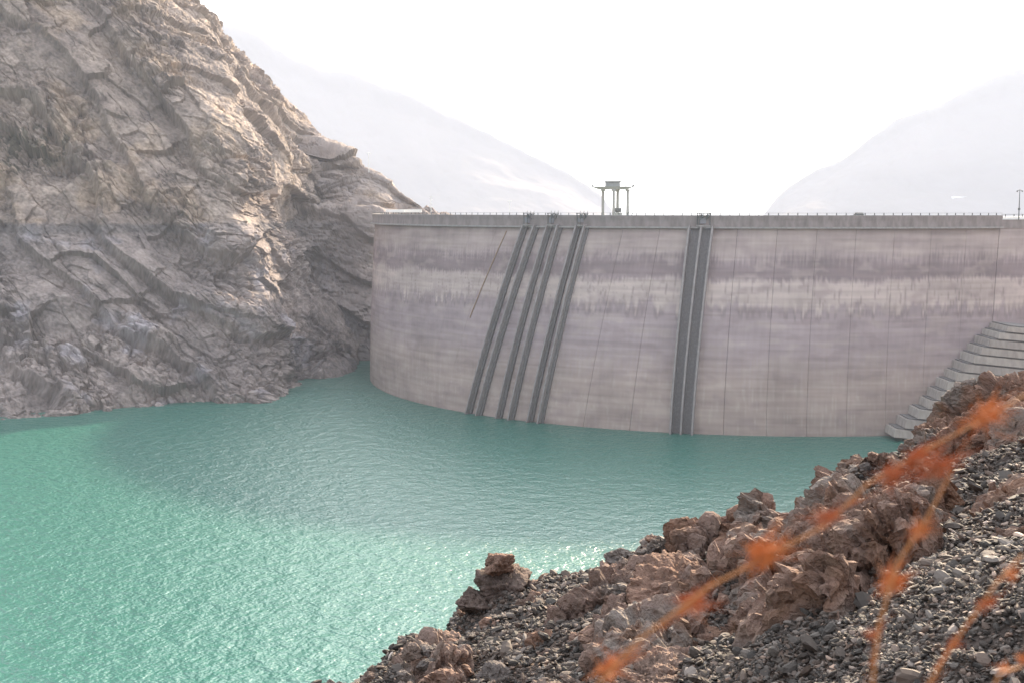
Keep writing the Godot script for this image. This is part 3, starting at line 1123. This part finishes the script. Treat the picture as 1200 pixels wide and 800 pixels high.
func make_outcrops() -> void:
	var brown := Color(0.185, 0.128, 0.104)
	var red := Color(0.19, 0.118, 0.090)
	var grey := Color(0.15, 0.12, 0.107)
	# px, py of the middle; half sizes in pixels at that place (wide, high, deep); tint; label
	var list := [
		[520, 765, 46, 30, 60, brown, "brown shelf of rock above the foot outcrop over the water"],
		[412, 806, 34, 24, 50, grey, "pale lichen-grey rock at the outermost tip over the water"],
		[1130, 505, 52, 34, 60, grey, "dark slanted slab pile on the rim under the abutment"],
		[800, 700, 60, 46, 60, red, "reddish outcrop among the rubble below the rim"],
		[775, 770, 46, 34, 50, brown, "low brown rock beside the orange stem's foot"],
		[730, 705, 34, 30, 40, red, "rounded reddish block in the middle of the rubble"]]
	var i := 0
	for s in list:
		var h := plane_hit(s[0], s[1])
		var k := -h.z / FPX
		var size := Vector3(s[2], s[3], s[4]) * k * 1.6
		var m := rock_mesh(100 + i * 7, 54, size, 12 + i % 4, 0.34, s[5], 0.05)
		put_rock("rock_outcrop", m, s[0], s[1], size.y * 0.25, Vector3(0.12 * sin(i), i * 1.3, -0.35), s[6], "rock")
		i += 1
	# the pile on the rim and the boulder perched on it
	var b := plane_hit(585, 722)
	var y := ground(b.x, -b.z)
	for q in [[0.05, 0.10, 0.0, 0.42, 0.28, 150, "dark block on the rim carrying a smaller boulder"], [-0.28, -0.02, 0.1, 0.28, 0.2, 151, "dark wedge of rock leaning on the block under the boulder"], [0.36, 0.02, 0.05, 0.30, 0.2, 152, "dark split rock on the rim right against the carrying block"]]:
		var u := obj("boulder", rock_mesh(q[5] * 3, 20, Vector3(q[3], q[4], q[3]), 11, 0.4, Color(0.105, 0.078, 0.067)), M.rock)
		u.position = Vector3(b.x + q[0], y + q[1], b.z + q[2])
		u.rotation = Vector3(0.2, q[5], -0.3)
		tag(u, q[6], "rock")
	var o := obj("boulder", rock_mesh(140, 20, Vector3(0.24, 0.19, 0.22), 10, 0.35, Color(0.17, 0.108, 0.083)), M.rock)
	o.position = Vector3(b.x + 0.0, y + 0.36, b.z)
	o.rotation = Vector3(0.1, 0.4, 0.35)
	tag(o, "small brown boulder perched on a darker block at the rim", "rock")

func make_stones() -> void:
	var kinds := []
	var tints := [Color(0.17, 0.128, 0.107), Color(0.19, 0.125, 0.098), Color(0.115, 0.098, 0.09), Color(0.19, 0.162, 0.145)]
	for i in 12:
		kinds.append(rock_mesh(200 + i * 9, 10, Vector3(1.1, 0.62, 0.8), 9, 0.35, tints[i % 4]))
	# stones that lie along the rim and in the rubble, each its own thing
	var r := RandomNumberGenerator.new()
	r.seed = 77
	for i in 290:
		var ang: float
		var rad: float
		if i < 150:
			ang = r.randf_range(-7.5, 21.5)
			rad = edge_at(ang) - absf(r.randfn()) * 1.1 - 0.1
		else:
			ang = r.randf_range(-5.0, 12.0)
			rad = edge_at(ang) * r.randf_range(0.62, 0.98)
		var x := sin(deg_to_rad(ang)) * rad
		var f := cos(deg_to_rad(ang)) * rad
		var s := r.randf_range(0.05, 0.12) * (1.0 + 1.2 * pow(r.randf(), 4))
		var kind := r.randi() % 12
		var o := obj("stone", kinds[kind], M.rock)
		o.position = W(x, ground(x, f) + maxf(raised(x, f) * 0.8 - 0.1, 0.0) - s * 0.05, f)
		o.rotation = Vector3(r.randf_range(-0.4, 0.4), r.randf() * TAU, r.randf_range(-0.5, 0.5))
		o.scale = Vector3.ONE * s
		var rim := i < 150
		var look: String = ["brown", "reddish", "dark grey", "pale grey"][kind % 4]
		var big := "large" if s > 0.10 else "small"
		tag(o, "%s loose %s stone lying %s" % [big, look, "along the rim of the slope" if rim else "in the rubble below the rim"], "stone", "%s %s stones %s" % [big, look, "along the rim" if rim else "in the rubble"])
	# gravel
	var mm_src := [rock_mesh(300, 2, Vector3(1.2, 0.55, 0.8), 9, 0.0, Color.WHITE), rock_mesh(301, 2, Vector3(1.2, 0.8, 0.6), 8, 0.0, Color.WHITE), rock_mesh(302, 2, Vector3(1.1, 0.4, 1.0), 10, 0.0, Color.WHITE)]
	for q in 3:
		var mm := MultiMesh.new()
		mm.transform_format = MultiMesh.TRANSFORM_3D
		mm.use_colors = true
		mm.mesh = mm_src[q]
		var n := 70000
		mm.instance_count = n
		for i in n:
			var ang := r.randf_range(-10.0, 25.0)
			var rm := edge_at(ang) + 0.5
			var rad := 4.2 * pow(rm / 4.2, pow(r.randf(), 0.8))
			var x := sin(deg_to_rad(ang)) * rad
			var f := cos(deg_to_rad(ang)) * rad
			var s := 0.0072 * exp(absf(r.randfn()) * 0.55) * pow(rad / 5.0, 0.7)
			var b := Basis.from_euler(Vector3(r.randf_range(-0.7, 0.7), r.randf() * TAU, r.randf_range(-0.7, 0.7))).scaled(Vector3.ONE * s)
			mm.set_instance_transform(i, Transform3D(b, W(x, ground(x, f) + s * r.randf_range(0.1, 0.9), f)))
			var g := exp(r.randfn() * 0.6)
			var c := Color(0.064, 0.055, 0.049).lerp(Color(0.115, 0.075, 0.055), r.randf() * r.randf())
			mm.set_instance_color(i, Color(minf(c.r * g, 0.6), minf(c.g * g, 0.58), minf(c.b * g, 0.56)))
		var o := MultiMeshInstance3D.new()
		o.name = numbered("gravel")
		o.multimesh = mm
		o.material_override = M.gravel
		add_child(o)
		o.set_meta("kind", "stuff")
		tag(o, ["grey gravel of flat chips covering the slope", "grey gravel of narrow chips covering the slope", "grey gravel of thin flakes covering the slope"][q], "gravel")

# ---------------------------------------------------------------- dry plants close by
func make_plants() -> void:
	var r := RandomNumberGenerator.new()
	r.seed = 5
	# points along each stem: px, py, depth; then tufts: px, py, size
	var plants := [
		{"l": "long dry orange stem with fluffy tufts arching up over the rim", "s": [[640, 880, 0.42], [690, 802, 0.44], [800, 716, 0.46], [895, 650, 0.48], [985, 596, 0.50], [1085, 530, 0.52], [1205, 455, 0.54]], "t": [[700, 792, 0.9], [800, 714, 0.9], [890, 652, 1.2], [975, 600, 0.8], [1060, 552, 0.9], [1092, 528, 0.9], [1122, 547, 1.0], [1185, 470, 1.2]]},
		{"l": "dry orange stem rising from the gravel with forked tufts in its middle", "s": [[1012, 880, 0.42], [1018, 800, 0.44], [1034, 694, 0.46], [1078, 622, 0.48], [1118, 556, 0.50]], "t": [[1036, 692, 0.9], [1076, 622, 0.7], [1022, 760, 0.5], [1050, 700, 0.5]]},
		{"l": "thin dry orange stem with small tufts slanting over the gravel", "s": [[1060, 880, 0.44], [1092, 790, 0.46], [1150, 711, 0.48], [1205, 652, 0.50]], "t": [[1150, 711, 0.5], [1112, 762, 0.4], [1192, 668, 0.45]]},
		{"l": "short dry orange sprig low beside the thin stem", "s": [[1150, 860, 0.44], [1172, 795, 0.46], [1196, 775, 0.48]], "t": [[1168, 786, 0.5], [1196, 772, 0.4]]}]
	for pl in plants:
		var pts := []
		for s in pl.s: pts.append(at_depth(s[0], s[1], s[2]))
		var first: Vector3 = pts[0]
		# on down to the ground
		var root := Vector3(first.x - 0.06, 0, first.z - 0.02)
		root.y = ground(root.x, -root.z) - 0.03
		var mid := root.lerp(first, 0.55) + Vector3(-0.03, 0, 0)
		var path := [root, mid]
		path.append_array(pts)
		var t := thing("dry_plant", pl.l, "plant", root, "dry stems close to the path")
		var cur := Curve3D.new()
		for i in path.size():
			var dirn: Vector3 = (path[mini(i + 1, path.size() - 1)] - path[maxi(i - 1, 0)]) / 6.0
			cur.add_point(path[i] - root, -dirn, dirn)
		var len := cur.get_baked_length()
		var smooth := []
		var rad := []
		var n := 60
		for i in n + 1:
			smooth.append(cur.sample_baked(len * i / n) + Vector3(N.g2.get_noise_1d(i * 0.21 + len * 50.0), N.g2.get_noise_1d(i * 0.21 + 40.0 + len * 50.0), 0) * 0.006)
			rad.append(lerpf(0.0013, 0.0005, float(i) / n))
		var st := new_st()
		tube(st, smooth, rad, 7)
		var stem := obj("stem", done(st), M.stalk, t)
		# dry hairs along the stem, thicker in places
		st = new_st()
		for i in 150:
			var k := r.randf_range(0.4, 1.0)
			if N.g1.get_noise_1d(k * 40.0 + len * 9.0) < r.randf_range(-0.5, 0.25): continue
			var p := cur.sample_baked(len * k)
			var q := cur.sample_baked(len * minf(k + 0.02, 1.0))
			blade(st, p, (q - p).normalized() * r.randf_range(0.008, 0.022) + Vector3(r.randfn(), r.randfn(), r.randfn()) * 0.0035, 0.00035)
		obj("stem_hairs", done(st), M.tuft, stem).set_meta("kind", "stuff")
		for u in pl.t:
			var want: Vector3 = at_depth(u[0], u[1], 0.48) - root
			var off := cur.get_closest_offset(want)
			var c := cur.sample_baked(off).lerp(want, 0.6)
			var along := (cur.sample_baked(minf(off + 0.01, len)) - cur.sample_baked(maxf(off - 0.01, 0.0))).normalized()
			st = new_st()
			for i in int(80 * u[2]):
				var dv: Vector3 = (Vector3(r.randfn(), r.randfn() * 0.7, r.randfn()) * 0.6 + along * r.randf_range(-0.7, 1.6)) * r.randf_range(0.004, 0.0125) * u[2]
				blade(st, c + Vector3(r.randfn(), r.randfn(), r.randfn()) * 0.0018 * u[2], dv, 0.0003)
			obj("tuft", done(st), M.tuft if r.randf() < 0.5 else M.rusty_tuft, t)

func blade(st: SurfaceTool, p: Vector3, v: Vector3, w: float) -> void:
	var s := v.cross(Vector3(0.3, 0.5, 0.8)).normalized() * w
	tri(st, p - s, p + s, p + v)

# ---------------------------------------------------------------- air
func hazy_sky() -> Image:
	# pale haze, brighter round the sun as haze is
	var w := 512
	var h := 256
	var im := Image.create(w, h, false, Image.FORMAT_RGBF)
	var to := SUN_TO.normalized()
	for j in h:
		var el := (0.5 - (j + 0.5) / h) * PI
		for i in w:
			var az := ((i + 0.5) / w) * TAU
			var d := Vector3(sin(az) * cos(el), sin(el), -cos(az) * cos(el))
			var ang := rad_to_deg(acos(clampf(d.dot(to), -1, 1)))
			var c := Vector3(0.62, 0.65, 0.70).lerp(Vector3(0.40, 0.48, 0.60), smoothstep(0.0, 1.0, maxf(sin(el), 0.0)))
			c += Vector3(1.0, 0.97, 0.92) * (6.0 * exp(-ang / 19.0) + 1.2 * exp(-ang / 48.0))
			if el < 0.0: c = Vector3(0.30, 0.28, 0.26)
			c *= 0.46
			im.set_pixel(i, j, Color(c.x, c.y, c.z))
	return im

# ---------------------------------------------------------------- build
func _ready() -> void:
	var cam := Camera3D.new()
	cam.name = "camera"
	cam.fov = rad_to_deg(2.0 * atan(400.0 / FPX))
	cam.near = 0.05
	cam.far = 30000.0
	cam.position = Vector3(0, EYE, 0)
	cam.rotation.x = -pitch
	var lens := CameraAttributesPhysical.new()
	lens.frustum_focal_length = 12.0 * FPX / 400.0
	lens.frustum_focus_distance = 40.0
	lens.frustum_near = 0.05
	lens.frustum_far = 30000.0
	lens.exposure_aperture = 14.0
	cam.attributes = lens
	add_child(cam)
	cam.current = true

	var env := Environment.new()
	env.background_mode = Environment.BG_SKY
	var sm := PanoramaSkyMaterial.new()
	sm.panorama = ImageTexture.create_from_image(hazy_sky())
	var sky := Sky.new()
	sky.sky_material = sm
	env.sky = sky
	env.tonemap_mode = Environment.TONE_MAPPER_LINEAR
	env.tonemap_exposure = 4.1
	env.fog_enabled = true
	env.fog_density = 0.00010
	env.fog_light_color = Color(0.88, 0.92, 1.0)
	env.sdfgi_enabled = true
	env.ssao_enabled = true
	env.ssil_enabled = true
	var we := WorldEnvironment.new()
	we.name = "environment"
	we.environment = env
	add_child(we)

	var sun := DirectionalLight3D.new()
	sun.name = "sun"
	sun.light_energy = 1.6
	sun.light_color = Color(1.0, 0.91, 0.78)
	sun.light_angular_distance = 2.6
	sun.shadow_enabled = true
	add_child(sun)
	sun.look_at_from_position(Vector3.ZERO, -SUN_TO)

	N.c1 = noise(41, 0.02, 4)
	N.c2 = noise(42, 0.12, 4)
	N.c3 = noise(43, 0.028, 4)
	N.c4 = noise(44, 0.55, 3)
	N.d1 = noise(51, 0.35, 3)
	N.d2 = noise(52, 0.5, 3)
	N.d3 = noise(53, 0.1, 3)
	N.d4 = noise(54, 0.35, 3)
	N.g1 = noise(61, 0.35, 3)
	N.g2 = noise(62, 2.2, 3)
	make_materials()
	make_net()
	M.crest = weathered(Color(0.25, 0.213, 0.205), 82, 0.05, 0.35)
	M.pier = weathered(Color(0.25, 0.228, 0.222), 83)
	M.slot = weathered(Color(0.17, 0.155, 0.155), 88, 0.3)
	M.grey_house = plain(Color(0.24, 0.24, 0.26))
	M.pad = [weathered(Color(0.33, 0.29, 0.26), 84, 0.06, 0.25), weathered(Color(0.30, 0.262, 0.238), 85, 0.06, 0.25), weathered(Color(0.35, 0.31, 0.28), 86, 0.06, 0.25)]

	# setting
	var st := new_st()
	quad(st, Vector3(-900, 0, -1000), Vector3(700, 0, -1000), Vector3(700, 0, 200), Vector3(-900, 0, 200))
	struct("water", done(st), M.water)
	make_left_cliff()
	make_hill()
	make_far("far_mountain", [[150, -25], [215, 10], [300, 45], [380, 86], [430, 96], [520, 136], [600, 172], [690, 224], [716, 250], [745, 285]], 5600, 6600, 50.0, Color(0.17, 0.15, 0.14))
	make_far("far_mountain", [[860, 300], [890, 266], [905, 245], [930, 214], [990, 182], [1060, 140], [1100, 124], [1200, 82], [1280, 50]], 5400, 6400, 50.0, Color(0.17, 0.15, 0.14))
	make_edge()
	make_ground()
	make_bank()
	print("setting done ", Time.get_ticks_msec())
	make_dam()
	make_hoists()
	make_gantry()
	make_abutment()
	make_poles()
	make_bedrock()
	make_outcrops()
	make_stones()
	make_plants()
	print("done ", Time.get_ticks_msec())
